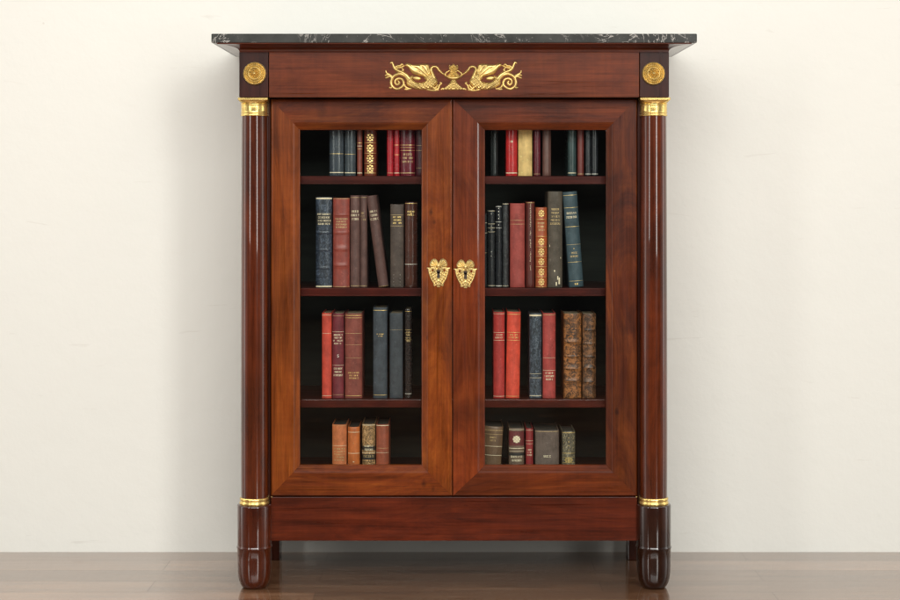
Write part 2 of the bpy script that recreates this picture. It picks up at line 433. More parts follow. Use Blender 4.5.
# corner blocks with rosettes
def rosette(parent, cx, cz):
    NA, NR = 144, 34; vs = []; fs = []; R0 = .0308
    for j in range(NR+1):
        q = j/NR
        for i in range(NA):
            a = 2*math.pi*i/NA
            rim = 1+.02*abs(math.cos(a*10))
            if q < .18: h = .0062*math.sqrt(max(0, 1-(q/.20)**2))+.002
            elif q < .45: h = .0022+.0032*abs(math.cos(a*6))*math.sin((q-.18)/.27*math.pi)
            elif q < .56: h = .0048*math.sin((q-.45)/.11*math.pi)**.5+.001
            elif q < .84: h = .002+.0030*abs(math.sin(a*14))*math.sin((q-.56)/.28*math.pi)
            else: h = .0055*max(0, math.sin((q-.84)/.16*math.pi))**.5*(1-.45*(.5+.5*math.cos(a*40)))
            if j == NR: h = 0
            vs.append((q*R0*rim*math.cos(a), -h*2.3, q*R0*rim*math.sin(a)))
    for j in range(NR):
        for i in range(NA):
            k = (i+1) % NA; fs.append((j*NA+i, j*NA+k, (j+1)*NA+k, (j+1)*NA+i))
    o = link('rosette', vs, fs, M_brass, parent, smooth=True); o.location = (cx, -.0462, cz)
for s in (-1, 1):
    mb = MB(); a, b = sorted((s*.4985, s*BW)); mb.box(a, b, -.0465, .395, 1.3255, 1.4458, bev=.0012)
    blk = mb.build('corner_block', W_bk, bc)
    rosette(blk, s*.5345, PZ(73.5, -.046))
# carcase
for s in (-1, 1):
    mb = MB(); a, b = sorted((s*.4985, s*(BW-.0005))); mb.box(a, b, .012, .034, .125, 1.3230, bev=.001); mb.build('stile', W_bk, bc)
    mb = MB(); a, b = sorted((s*.553, s*BW)); mb.box(a, b, .034, .395, .125, 1.3230); mb.build('side_panel', W_sd, bc)
mb = MB(); mb.box(-.553, .553, .372, .395, .16, 1.40); mb.build('back_panel', M_int, bc)
mb = MB(); mb.box(-.553, .553, .034, .372, 1.302, 1.3250); mb.box(-.4985, .4985, -.020, .034, 1.3262, 1.3400); mb.build('top_board', M_int, bc)
mb = MB(); mb.box(-.553, .553, .034, .372, .270, .292); mb.build('bottom_board', W_sh, bc)
mb = MB(); mb.box(-.4955, .4955, .000, .022, .125, .2430, bev=.0005); mb.box(-.4985,.4985, .022, .034, .125, .292); mb.build('apron', W_ap, bc)
SH = [1.1142, .8073, .5019, .292]
for z in SH[:3]:
    mb = MB(); mb.box(-.552, .552, .050, .371, z-.0222, z, bev=.0015); mb.build('shelf', W_sh, bc)
# interior lining
for s in (-1, 1):
    mb = MB(); a, b = sorted((s*.5485, s*.5525)); mb.box(a, b, .036, .371, .293, 1.301)
    mb.build('interior_lining', M_int, bc)
# rear legs
for s in (-1, 1):
    mb = MB(); a, b = sorted((s*.506, s*BW)); mb.box(a, b, .325, .395, 0, .125, bev=.002); mb.build('rear_leg', W_sd, bc)
# front feet, columns
CO = .5410
for s in (-1, 1):
    cx = s*CO
    mb = MB()
    mb.lathe(cx, 0, [(.028,0),(.0312,.0008),(.0350,.0050),(.0388,.0120),(.0420,.0210),(.0442,.0320),(.0455,.0450),(.0460,.0600),(.0461,.0800),(.0461,.1065),
                     (.0478,.1085),(.0482,.1105),(.0478,.1125),(.0462,.1145),(.0462,.116),(.0466,.150),(.0466,.2215),(.0460,.2240),(.0445,.2255),(.030,.2258)], 72)
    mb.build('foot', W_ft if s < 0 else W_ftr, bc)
    mb = MB()
    mb.lathe(cx, 0, [(.0365,.2445),(.0368,.30),(.0370,.42),(.0367,.70),(.0358,1.0),(.0350,1.2),(.0345,1.282)], 72)
    col = mb.build('column', W_co, bc)
    mb = MB()
    mb.lathe(cx, 0, [(.0390,.2258),(.0400,.2270),(.0405,.2295),(.0400,.2320),(.0388,.2332),(.0382,.2350),(.0384,.2370),(.0392,.2385),(.0396,.2405),(.0392,.2425),(.0380,.2440),(.0370,.2446)], 72)
    mb.build('base_ring', M_cap, col)
    mb = MB()
    def mod(r, z, a):
        if 1.2885 < z < 1.3040: return r+.0004*abs(math.sin(a*16))*math.sin((z-1.2885)/.0155*math.pi)
        return r
    pr = [(.0350,1.2760),(.0368,1.2765),(.0372,1.2785),(.0366,1.2805),(.0355,1.2812),(.0355,1.2830),(.0366,1.2840),(.0368,1.2855),(.0360,1.2870)]
    pr += [(.0356, 1.2875+.0175*k/10) for k in range(11)]
    pr += [(.0366,1.3058),(.0370,1.3070),(.0364,1.3083),(.0358,1.3095)]
    mb.lathe(cx, 0, pr, 96, mod=mod)
    rows = []                                    # bell running from the round neck to the square abacus
    for k in range(8):
        t = k/7.0; e = 2+t*t*14; hw = .0358+.0040*t*t; rw = []
        for i in range(96):
            a = 2*math.pi*i/96; c, s_ = math.cos(a), math.sin(a)
            r = hw/((abs(c)**e+abs(s_)**e)**(1/e)); rw.append((cx+r*c, r*s_, 1.3095+.0085*t))
        rows.append(rw)
    vs = [p for r in rows for p in r]; fs = []
    for k in range(7):
        for i in range(96): j = (i+1) % 96; fs.append((k*96+i, k*96+j, (k+1)*96+j, (k+1)*96+i))
    mb.add(vs, fs, 0, True)
    mb.box(cx-.0402, cx+.0402, -.0402, .0110, 1.3185, 1.3250, bev=.0008)
    mb.build('capital', M_cap, col)

# doors
def door(x0, x1, ox0, ox1, oz0, oz1, z0, z1, mats, esc_px):
    Yf = .0040
    prof = [(0,.020),(0,.0040),(.0003,.0020),(.0010,.0006),(.0038,0),(.0045,0)]
    prof += [(.16,0),(.40,0),(.76,0),(.80,.0007)]      # values > .1 are fractions of the frame width
    prof += [(.82,.0022),(.87,.0048),(.925,.0078),(.965,.0098),(.985,.0112),(1.0,.0135),(1.0,.024)]
    wl, wr, wt, wb = ox0-x0, x1-ox1, z1-oz1, oz0-z0
    def ring(t, d):
        f = lambda w: (t if t < .1 else t*w)
        return [(x0+f(wl), Yf+d, z0+f(wb)), (x1-f(wr), Yf+d, z0+f(wb)), (x1-f(wr), Yf+d, z1-f(wt)), (x0+f(wl), Yf+d, z1-f(wt))]
    rings = [ring(t, d) for (t, d) in prof]
    mb = MB()
    for side, mi in ((0, 2), (1, 1), (2, 2), (3, 0)):        # bottom, right, top, left
        j = (side+1) % 4; vs = []
        for r in rings:
            a, b = Vector(r[side]), Vector(r[j]); e = (b-a).normalized()*.00015
            vs += [tuple(a+e), tuple(b-e)]
        fs = [(2*k, 2*k+1, 2*k+3, 2*k+2) for k in range(len(rings)-1)]
        for q, fc in enumerate(fs): mb.s.append(q < 4 or q > len(fs)-3)
        b0 = len(mb.v); mb.v += vs
        for fc in fs: mb.f.append(tuple(i+b0 for i in fc)); mb.m.append(mi)
    mb.box(x0+.004, ox0-.001, Yf+.019, Yf+.0215, z0+.004, z1-.004, 0); mb.box(ox1+.001, x1-.004, Yf+.019, Yf+.0215, z0+.004, z1-.004, 1)
    mb.box(ox0-.001, ox1+.001, Yf+.019, Yf+.0215, z0+.004, oz0-.001, 2); mb.box(ox0-.001, ox1+.001, Yf+.019, Yf+.0215, oz1+.001, z1-.004, 2)
    # dark rebate behind the mitres
    d = mb.build('door', mats, bc)
    g = MB(); g.box(ox0-.0008, ox1+.0008, Yf+.0150, Yf+.0178, oz0-.0008, oz1+.0008); g.build('glass_pane', M_glass, d)
    sc = 1/13.33/S*(D+Yf)/D
    e = relief('escutcheon', esc_H, 70, 410, 104, 490, 2.6, sc, M_pale, d, (0,0,0))
    e.location = (PX(esc_px[0], Yf)-240*sc, Yf-.0006, PZ(esc_px[1], Yf)+297*sc)
    kx, kz = PX(esc_px[0], Yf), PZ(esc_px[1], Yf)
    k = MB(); N = 24
    k.add([(kx+.0052*math.cos(2*math.pi*i/N), Yf-.0012, kz+.0024+.0052*math.sin(2*math.pi*i/N)) for i in range(N)]+
          [(kx+.0052*math.cos(2*math.pi*i/N), Yf+.006, kz+.0024+.0052*math.sin(2*math.pi*i/N)) for i in range(N)],
          [(i, (i+1) % N, N+(i+1) % N, N+i) for i in range(N)]+[tuple(range(N))], 0)
    k.box(kx-.0037, kx+.0037, Yf-.0012, Yf+.005, kz-.0158, kz+.0024)
    k.build('keyhole', M_hole, d)
    return d
M_hole = simple('dark_keyhole', (.03,.015,.008), .6)
dz0, dz1 = .2455, 1.3238
oz0, oz1 = PZ(465, .016), PZ(130, .016)
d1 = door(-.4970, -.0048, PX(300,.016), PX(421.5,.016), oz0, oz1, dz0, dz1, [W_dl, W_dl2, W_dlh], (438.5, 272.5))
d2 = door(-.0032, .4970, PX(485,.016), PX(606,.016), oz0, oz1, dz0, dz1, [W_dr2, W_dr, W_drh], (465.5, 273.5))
for d, x in ((d1, -.4945), (d2, .4945)):
    for z in (.2440,):
        h = MB(); h.lathe(x, .0005, [(.0014, z-.0012), (.0020, z-.0008), (.0020, z+.0008), (.0014, z+.0012)], 16); h.build('hinge_pin', M_pale, d)

# ------------------------------------------------------------------ books
_mc = {}
def cover_mat(col, style, seed):
    m, nt, p = new_mat('cover_'+style)
    c = lin(col); off = (seed*.731, seed*1.17, seed*.37)
    B = .80; c = tuple(min(.9, v*B) for v in c)
    a = noise(nt, coords(nt, (1,1,1), off), 38, 5, .65)
    b = noise(nt, coords(nt, (1.5,1.5,.35), off), 60, 4, .6)
    if style == 'mottle':
        base = ramp(nt, noise(nt, coords(nt, (1,1,1), off), 75, 6, .75, 1.2), [(.42, tuple(v*.16 for v in c)), (.50, tuple(v*.5 for v in c)), (.55, c), (.75, tuple(min(.9, v*1.35) for v in c))])
    elif style == 'marbled':
        base = ramp(nt, noise(nt, coords(nt, (1,1,.7), off), 90, 6, .75, 2.2), [(.40, tuple(v*.4 for v in c)), (.53, c), (.60, tuple(min(.9, v*2.4+.03) for v in c)), (.72, tuple(v*.8 for v in c))])
    else:
        base = ramp(nt, a, [(.28, tuple(v*.70 for v in c)), (.52, c), (.78, tuple(min(.9, v*1.28) for v in c))])
    base = mixc(nt, .7, base, ramp(nt, b, [(.3, .72), (.6, 1.12)]), 'MULTIPLY')
    # rubbed spots
    w = noise(nt, coords(nt, (1,1,1), (off[1], off[0], 3)), 130, 4, .7)
    base = mixc(nt, ramp(nt, w, [(.60, 0.0), (.70, .55)]), base, tuple(min(.8, v*1.6+.05) for v in c))
    nt.links.new(base, p.inputs['Base Color'])
    r = {'leather': .38, 'gloss': .24, 'cloth': .62, 'mottle': .42, 'marbled': .33}[style]
    nt.links.new(ramp(nt, a, [(.3, r*1.25), (.7, r*.85)]), p.inputs['Roughness'])
    fine = noise(nt, coords(nt, (1,1,1), off), 420 if style == 'cloth' else 200, 3, .6)
    bump(nt, p, fine, .35 if style == 'cloth' else .25, .0006)
    return m
M_foil = simple('gold_foil', (.80,.58,.22), .38, .75, .25, 300)
M_dull = simple('worn_gold_foil', (.52,.38,.18), .5, .4, .35, 300)
M_silver = simple('pale_foil', (.80,.76,.66), .5, .2, .2, 300)
M_dark = simple('black_title_label', (.02,.018,.016), .45, 0, .3, 200)
M_redl = simple('maroon_title_label', (.12,.02,.02), .45, 0, .3, 200)
M_crm = simple('cream_paper_label', (.72,.62,.42), .6, 0, .15, 200)
M_page = simple('aged_page_block', (.42,.33,.21), .8, 0, .25, 400)
M_pgd = simple('darkened_page_block', (.05,.045,.035), .75, 0, .35, 400)
TOOL = [M_foil, M_dull, M_silver, M_dark, M_redl, M_crm]
G, DU, SI, BK, RL, CR = 1, 2, 3, 4, 5, 6
cnt = [0]
def book(label, x0, x1, yt, row, col, style='leather', lean=0.0, xb=None, depth=.15, Y=.068, round_=.28,
         gold=(), raised=(), text=(), patch=(), orn=(), dots=(), pages=M_page, group=None, foil=G, yl=None, num=None, sides=None):
    """x0,x1,yt: spine edges and head as measured; gold: (y, thickness m, tool index); text: (y0,y1,lines,width share,tool)"""
    cnt[0] += 1; rnd = random.Random(cnt[0]*77+5)
    yt += 7*(row == 0); sz = SH[row]; X0, X1 = PX(x0, Y), PX(x1, Y); w = (X1-X0)-.0004; h = PZ(yt, Y)-sz
    if lean: h = h/math.cos(lean)
    t = min(.0023, w*.16); br = min(.0075, w*round_); d = depth
    e = empty('book', ((X0+X1)/2, Y, sz+.0003), label, 'book', group)
    e.rotation_euler = (0, lean, 0)
    if lean:                                   # stand it on its lower corner
        e.location.z = sz+.0003+abs(math.sin(lean))*w/2
    zl = lambda y: PZ(y, Y)-sz
    zs = {0.0, .0012, h-.0012, h}
    tags = []
    for q in gold:
        y, th, ti = (q if isinstance(q, tuple) else (q, .0010, foil)); zc = zl(y)
        tags.append((zc-th/2, zc+th/2, ti)); zs |= {zc-th/2, zc+th/2}
    ptag = []
    for (ya, yb, ti) in patch:
        za, zb = sorted((zl(ya), zl(yb))); ptag.append((za, zb, ti)); zs |= {za, zb}
    rz = [zl(y) for y in raised]
    for z in rz: zs |= {z-.0030, z-.0018, z, z+.0018, z+.0030}
    k = 0.0
    while k < h: zs.add(k); k += .012
    zs = sorted(z for z in zs if 0 <= z <= h)
    zz = [zs[0]]
    for z in zs[1:]:
        if z-zz[-1] > .00012: zz.append(z)
    def bul(z):
        b = 0
        for r in rz: b = max(b, .0013*max(0, 1-((z-r)/.0030)**2))
        if z < .001 or z > h-.001: b -= .0006
        return b
    NA = 14
    ss = [-1+2*i/NA for i in range(NA+1)]
    wob = rnd.uniform(-1, 1)*.0006
    def path(z, inner=False):
        o = t if inner else 0.0; P = []
        hw = w/2-o; bb = bul(z) if not inner else 0
        P.append((-hw, d))
        P.append((-hw, br+.012)); P.append((-hw+(0.0007 if not inner else 0), br+.007)); P.append((-hw, br+.003))
        for s in ss: P.append((hw*s, o+br*(s*s)**1.1-bb*(1-s**8)+wob*math.sin(z*40)))
        P.append((hw, br+.003)); P.append((hw-(0.0007 if not inner else 0), br+.007)); P.append((hw, br+.012)); P.append((hw, d))
        return P
    n = len(path(0)); mb = MB(); vs = []
    for z in zz: vs += [(x, y, z) for x, y in path(z)]
    off = len(vs)
    for z in zz: vs += [(x, y, z) for x, y in path(z, True)]
    f = []; mi = []; sm = []
    for k in range(len(zz)-1):
        zm = (zz[k]+zz[k+1])/2; m_ = 0
        for a, b, ti in ptag:
            if a < zm < b: m_ = ti
        mg = m_
        for a, b, ti in tags:
            if a <= zm <= b: mg = ti
        for i in range(n-1):
            sp = 4 <= i < n-5
            f.append((k*n+i, k*n+i+1, (k+1)*n+i+1, (k+1)*n+i)); mi.append(mg if sp else 0); sm.append(sp)
            f.append((off+k*n+i+1, off+k*n+i, off+(k+1)*n+i, off+(k+1)*n+i+1)); mi.append(0); sm.append(False)
    K = len(zz)-1
    for i in range(n-1):
        f.append((i+1, i, off+i, off+i+1)); mi.append(0); sm.append(False)
        f.append((K*n+i, K*n+i+1, off+K*n+i+1, off+K*n+i)); mi.append(0); sm.append(False)
    for k in range(K):
        for i in (0, n-1):
            q = (k*n+i, (k+1)*n+i, off+(k+1)*n+i, off+k*n+i)
            f.append(q if i == 0 else tuple(reversed(q))); mi.append(0); sm.append(False)
    def yat(x, z): s = max(-1, min(1, x/(w/2))); return br*(s*s)**1.1-bul(z)*(1-s**8)+wob*math.sin(z*40)-.00025
    def patchq(xa, xb_, za, zb, ti):
        m0 = max(1, int((xb_-xa)/(w/8))); base = len(vs)
        for i in range(m0+1):
            x = xa+(xb_-xa)*i/m0
            vs.append((x, yat(x, za), za)); vs.append((x, yat(x, zb), zb))
        for i in range(m0): f.append((base+2*i, base+2*i+2, base+2*i+3, base+2*i+1)); mi.append(ti); sm.append(False)
    for (ya, yb, nl, sh, ti) in text:              # worn, unreadable lines of tooling
        za, zb = sorted((zl(ya), zl(yb))); ph = (zb-za)/nl
        for l in range(nl):
            z1 = zb-ph*l-ph*.12; z0 = z1-ph*.52; W = w*sh*rnd.uniform(.72, 1.0)/2; x = -W
            while x < W:
                cw = rnd.uniform(.0006, .0013)
                if rnd.random() < .84:
                    kd = rnd.random(); x2 = min(x+cw, W)
                    if kd < .4: patchq(x, x2, z0, z1, ti)
                    elif kd < .7:
                        patchq(x, x+cw*.45, z0, z1, ti); patchq(x, x2, z1-(z1-z0)*.35, z1, ti)
                    else:
                        patchq(x, x2, z0, z0+(z1-z0)*.35, ti); patchq(x, x2, z1-(z1-z0)*.3, z1, ti)
                x += cw+rnd.uniform(.0003, .0007)
    for (y, sx, sy, ti) in orn:                    # small tooled flowers between the bands
        zc = zl(y)
        for a in range(8):
            A = a*math.pi/4; rx, rz_ = w*sx*.5*math.cos(A), w*sy*.5*math.sin(A); q = w*.07
            patchq(rx-q, rx+q, zc+rz_-q*.9, zc+rz_+q*.9, ti)
        patchq(-w*.09, w*.09, zc-w*.10, zc+w*.10, ti)
    for (dx, y, sx, sy, ti) in dots:
        zc = zl(y); x = dx*w/2; patchq(x-sx/2, x+sx/2, zc-sy/2, zc+sy/2, ti)
    cv = link('cover', vs, f, [cover_mat(col, style, cnt[0])]+TOOL, e, mi, sm)
    # page block with rounded back
    mb = MB(); g = t+.0002; ph = h-.0035; ys0 = br+.003
    mb.box(-w/2+g, w/2-g, ys0, d-.004, .0030, ph); 
    mb.build('pages', pages, e)
    if num:
        cu = bpy.data.curves.new('numeral', 'FONT'); cu.body = num[0]; cu.size = num[2]; cu.extrude = .0002; cu.align_x = 'CENTER'
        to = bpy.data.objects.new('tmp', cu); C.objects.link(to); me = bpy.data.meshes.new_from_object(to)
        C.objects.unlink(to); bpy.data.objects.remove(to)
        me.materials.clear(); me.materials.append(M_silver)
        no = bpy.data.objects.new('numeral', me); C.objects.link(no); no.parent = e
        no.rotation_euler = (R(90), 0, 0); no.location = (0, -.0006, zl(num[1]))
    return e

# --- top shelf, left door
g1 = 'books on the top shelf'
book('wider glossy slate blue book, next to the empty left corner of the top shelf', 329.2, 343.6, 106, 0, (62,70,78), 'gloss', gold=[(153.7,.0010,G),(172.6,.0022,CR)], group=g1, depth=.15)
book('narrower glossy slate blue book between its wider twin and a thin red brown book', 344.5, 355.6, 106, 0, (66,74,80), 'gloss', gold=[(154.2,.0010,G),(172.8,.0022,CR)], group=g1)
book('thin red brown book with three gilt lines beside the slate blue pair, top shelf', 357.0, 362.2, 108, 0, (122,56,42), gold=[(143,.0012,G),(146,.0014,CR),(149,.0012,G),(173,.002,CR)], group=g1)
book('brown leather book with gilt flowers down its spine on the top shelf', 364.0, 376.2, 107, 0, (118,52,32), raised=(143,153.2,163.5), gold=[143,153.2,163.5,(173,.0015,G)], orn=[(137.5,.45,.55,G),(148.2,.45,.55,G),(158.4,.45,.55,G),(168.6,.45,.55,G)], group=g1)
book('plain crimson book right after the black gap on the top shelf', 386.8, 393.4, 107, 0, (176,34,46), 'gloss', group=g1, gold=[(173,.0012,DU)])
book('crimson book with two short gilt lines, between plain crimson and wide maroon books', 394.0, 399.4, 107, 0, (184,38,48), 'gloss', gold=[(145,.0010,G),(154.8,.0012,G),(173,.002,CR)], group=g1)
book('wide maroon book with gilt title lines right of two crimson books, top shelf', 400.0, 415.2, 105, 0, (104,20,36), 'gloss', gold=[(145,.0009,G),(147.5,.0007,G),(150.5,.0009,G),(173,.0016,DU)], text=[(153,164,3,.75,DU)], group=g1)
book('dark maroon book partly hidden by the left door frame at the top shelf end', 415.6, 427, 105, 0, (70,12,26), 'leather', gold=[(145.5,.0008,DU),(150.5,.0008,DU),(168,.0008,DU)], group=g1)
# --- top shelf, right door
book('nearly black narrow book standing alone at the left of the right door top shelf', 490.5, 498.0, 108, 0, (40,44,44), 'gloss', group=g1, Y=.085)
book('bright red book with a small pale oval badge, top shelf behind the right door', 506.0, 517.4, 107, 0, (196,42,44), 'gloss', gold=[(173,.0024,CR)], dots=[(0,141.5,.0060,.0050,CR),(0,141.5,.0022,.0030,RL),(0,147,.0036,.0009,DU)], group=g1)
book('thick straw yellow book on the top shelf', 518.2, 532.3, 107, 0, (226,190,120), 'cloth', gold=[(133,.0012,DU)], group=g1, round_=.1)
book('maroon book directly right of the straw yellow one on the top shelf', 533.6, 540.6, 107, 0, (104,30,42), 'gloss', gold=[(174,.001,DU)], group=g1)
book('grey brown book left of the black gap on the right door top shelf', 542.6, 551.2, 107, 0, (104,70,62), 'leather', group=g1)
book('dark green grey book with a gilt foot line just right of the black gap', 568.0, 576.4, 107, 0, (54,72,72), 'gloss', gold=[(173,.0022,CR)], group=g1)
book('narrow red brown book between the green grey book and the thin black pair', 577.6, 584.0, 107, 0, (116,48,42), 'leather', gold=[(174,.0014,DU)], group=g1)
book('thin black glossy book, left one of the pair ending the right door top shelf', 585.4, 591.3, 108, 0, (40,42,46), 'gloss', gold=[(174,.0014,SI)], group=g1)
book('thin black glossy book, last one at the right end of the top shelf', 591.8, 598.2, 108, 0, (42,44,48), 'gloss', gold=[(174,.0014,SI)], group=g1)
# --- second shelf, left door
g2 = 'books on the second shelf'
book('tall navy marbled book with cream caps and a gilt title, leftmost on the second shelf', 315.6, 332.0, 197, 1, (48,58,72), 'marbled', gold=[(198.5,.004,CR),(286.5,.0035,CR)], patch=[(214,224.5,BK)], text=[(213,226,4,.85,CR)], raised=(233,250,268), group=g2)
book('brick red book with raised bands beside the navy marbled one on the second shelf', 332.8, 349.6, 198, 1, (150,66,54), 'leather', raised=(215,233,249.2,265.6), text=[(218,229,4,.8,M_dull and DU)], gold=[(198.6,.001,DU),(286.8,.001,DU)], group=g2)
book('tall faded brown book with gilt title, left one of two matching upright volumes', 350.1, 360.0, 195.5, 1, (104,72,66), 'cloth', text=[(210,221.5,3,.9,CR)], gold=[(197.5,.0009,DU),(286,.0014,DU)], group=g2)
book('tall faded brown book supporting the tilted volume on the second shelf', 360.3, 367.0, 195.5, 1, (98,68,62), 'cloth', text=[(212,221.5,3,.9,DU)], gold=[(197.5,.0009,DU),(286,.0014,DU)], group=g2)
book('faded brown book tilted to the left against two upright matching volumes', 378.3, 388.4, 196.3, 1, (96,66,60), 'cloth', lean=-R(7.6), text=[(210,221.5,3,.9,CR)], gold=[(287,.0014,G)], group=g2, depth=.14)
book('dark grey brown book with framed gilt title and dotted foot, right of the tilted one', 390.2, 403.8, 204.3, 1, (78,64,56), 'cloth', gold=[(215,.0009,DU),(226,.0009,DU)], text=[(216,225,3,.8,G)], dots=[(sx,y,.0010,.0010,SI) for sx in (-.5,.45) for y in (275,278.5,282,285)], round_=.15, group=g2)
book('tall dark brown leather book with silver band, last on the left door second shelf', 404.8, 417.4, 202, 1, (78,44,34), 'gloss', gold=[(203.5,.0015,G),(264.4,.0013,SI)], text=[(210.5,217,2,.7,G)], dots=[(0,214,.004,.0045,G)], group=g2)
# --- second shelf, right door
book('black book mostly hidden behind the right door frame on the second shelf', 479.5, 487.2, 214, 1, (36,40,42), 'gloss', gold=[(223,.001,CR),(233,.001,CR),(253,.001,DU)], group=g2)
book('black book with gilt rings, shortest of the dark books at the second shelf right door', 487.7, 495.0, 209.8, 1, (40,42,44), 'gloss', gold=[(211,.0012,CR),(224,.0009,CR),(228,.0012,CR),(232,.0009,CR),(285.8,.0014,CR)], dots=[(0,y,.0018,.0016,SI) for y in (214,226,230,252,256)], group=g2)
book('black book with bright pale ornaments, third dark one on the second shelf right door', 495.5, 501.9, 205.6, 1, (38,40,44), 'gloss', gold=[(206.6,.0012,SI),(222,.001,SI),(228,.001,SI),(286,.0020,SI)], dots=[(0,y,.0022,.0020,SI) for y in (208.5,211.5,215,218.5,225)], group=g2)
book('thin black rubbed book beside the plain brick red one on the second shelf', 502.4, 508.6, 203, 1, (42,44,46), 'marbled', gold=[(204,.0012,CR),(286,.001,CR)], group=g2)
book('plain brick red cloth book with two thin lines on the second shelf', 510.0, 525.0, 203.4, 1, (160,64,56), 'cloth', gold=[(220.4,.0008,DU),(224.2,.0008,DU)], round_=.16, group=g2)
book('narrow dark red book with pale lettering running up its spine', 526.0, 534.8, 201.6, 1, (92,34,26), 'leather', gold=[(202.8,.0010,G)], dots=[((.05*math.sin(k*2.1)), 205+k*1.75, .0022-.0007*(k % 3 == 0), .0023-.0009*(k % 2), CR) for k in range(38) if k not in (13,14,18,19,25,26,37-3,37-4)], group=g2)
book('orange brown book with many gilt bands and flowers on the second shelf', 535.6, 547.2, 207.5, 1, (172,84,46), 'leather', gold=[(219.6,.0010,G),(236.6,.0010,G),(247,.0010,G),(256.6,.0010,G),(267,.0010,G),(277,.0010,G),(287,.001,G)], raised=(219.6,236.6,247,256.6,267,277), orn=[(213.5,.4,.5,G),(241.8,.4,.5,G),(251.8,.4,.5,G),(261.8,.4,.5,G),(272,.4,.5,G),(282,.4,.5,G)], text=[(222,232,3,.7,DU)], group=g2)
e = book('tall grey brown book with torn pale foot, tallest on the second shelf', 547.9, 562.6, 191.5, 1, (86,76,64), 'cloth', text=[(208,226,5,.7,DU)], group=g2, depth=.17,
     dots=[(.55,281,.0040,.018,CR),(.15,284,.0035,.010,CR),(-.1,271,.003,.005,CR),(.75,258,.0016,.004,CR),(-.75,246,.0014,.006,CR),(.35,278,.003,.010,CR)], round_=.2)
book('tall slate green book with gilt lines tilted left against the torn grey brown book', 569.4, 583.8, 192.2, 1, (56,76,84), 'cloth', lean=-R(4.0), gold=[(195.5,.001,G),(208,.001,G),(227,.0012,G),(245,.0008,DU),(262.5,.0009,G),(281.5,.0008,G)], text=[(212,220,2,.8,CR),(252,259,2,.6,DU)], dots=[(0,249,.002,.002,G),(0,284.5,.009,.005,G)], group=g2, depth=.17)
# --- third shelf, left door
g3 = 'books on the third shelf'
book('slim plain vermilion book, leftmost on the third shelf behind the left door', 321.8, 331.6, 313.2, 2, (206,70,50), 'cloth', gold=[(315.2,.0008,CR),(333.5,.0007,CR),(396,.0009,CR)], round_=.2, group=g3)
book('maroon book with pale title and the number 5 on its spine', 332.2, 343.8, 313.6, 2, (116,36,46), 'cloth', gold=[(316,.0008,DU),(332,.0008,CR),(365.5,.0008,CR),(395,.0008,DU)], text=[(334,345.5,4,.85,CR),(367.5,377.5,3,.85,CR)], num=('5',357.5,.0115), group=g3)
book('thick brown red book with gilt title, right of the numbered maroon book', 344.8, 362.2, 313.6, 2, (134,64,52), 'cloth', gold=[(315.6,.0016,G),(318,.0010,G),(333.5,.0008,DU),(345,.0006,DU),(358,.0006,DU),(396,.0014,G)], text=[(372,380,3,.65,G)], group=g3)
book('tall dark slate book with small gilt title beside the gap on the third shelf', 373.0, 387.2, 307.6, 2, (58,66,74), 'cloth', gold=[(310.5,.0013,G),(395.2,.0014,G)], text=[(333.5,337.5,2,.5,G)], round_=.15, group=g3)
book('plain dark slate book without lettering on the third shelf', 389.6, 402.8, 313.2, 2, (56,62,68), 'cloth', gold=[(330,.0005,DU)], round_=.12, group=g3)
book('narrow black book with gilt bands, rightmost on the left door third shelf', 404.8, 411.6, 309, 2, (42,34,32), 'gloss', gold=[(311.5,.0010,G),(330,.0010,G),(333,.0008,G),(340,.0009,G),(394,.0012,SI)], text=[(331,343,4,.8,DU)], group=g3)
# --- third shelf, right door
book('scarlet book, darker left one of the bright red pair on the third shelf', 493.3, 504.8, 312.2, 2, (186,54,48), 'cloth', gold=[(314,.0008,CR),(332.6,.0008,CR),(340.5,.0008,CR),(396.5,.0010,CR)], text=[(334,339.5,2,.8,CR)], group=g3)
book('vermilion book, broader right one of the bright red pair on the third shelf', 505.8, 519.6, 312, 2, (222,76,52), 'cloth', lean=-R(-.9), gold=[(314.5,.0012,G),(332.6,.0010,G),(340.5,.0010,G),(396.5,.0012,G)], text=[(334,339.5,2,.8,G)], group=g3)
book('blue grey rubbed book with pale cap between the two red ones on the third shelf', 529.5, 541.8, 313.4, 2, (62,72,82), 'marbled', gold=[(315.6,.0044,CR),(374,.0008,CR),(378,.0008,CR),(396,.0016,CR)], pages=M_pgd, group=g3)
book('worn faded red book with pale title low on its spine, third shelf', 542.8, 555.8, 313.2, 2, (176,66,60), 'cloth', gold=[(315,.0012,DU),(358,.0006,CR),(370.5,.0008,CR)], text=[(372,381.5,3,.8,CR)], pages=M_pgd, group=g3)
book('mottled tan leather book, broader left one of the speckled pair on the third shelf', 563.9, 581.6, 313.8, 2, (164,104,54), 'mottle', gold=[(324,.0006,BK),(342,.0010,BK),(356.5,.0006,BK),(369,.0006,BK),(381,.0008,BK)], text=[(326,340,5,.8,BK)], raised=(342,356.5,369,381), group=g3)
book('mottled tan leather book, narrower and darker right one of the speckled pair', 582.6, 596.2, 314.0, 2, (132,88,54), 'mottle', gold=[(330,.0006,BK),(344,.0008,BK),(357,.0008,BK),(368,.0006,BK),(382,.0008,BK)], raised=(330,344,357,368,382), group=g3)
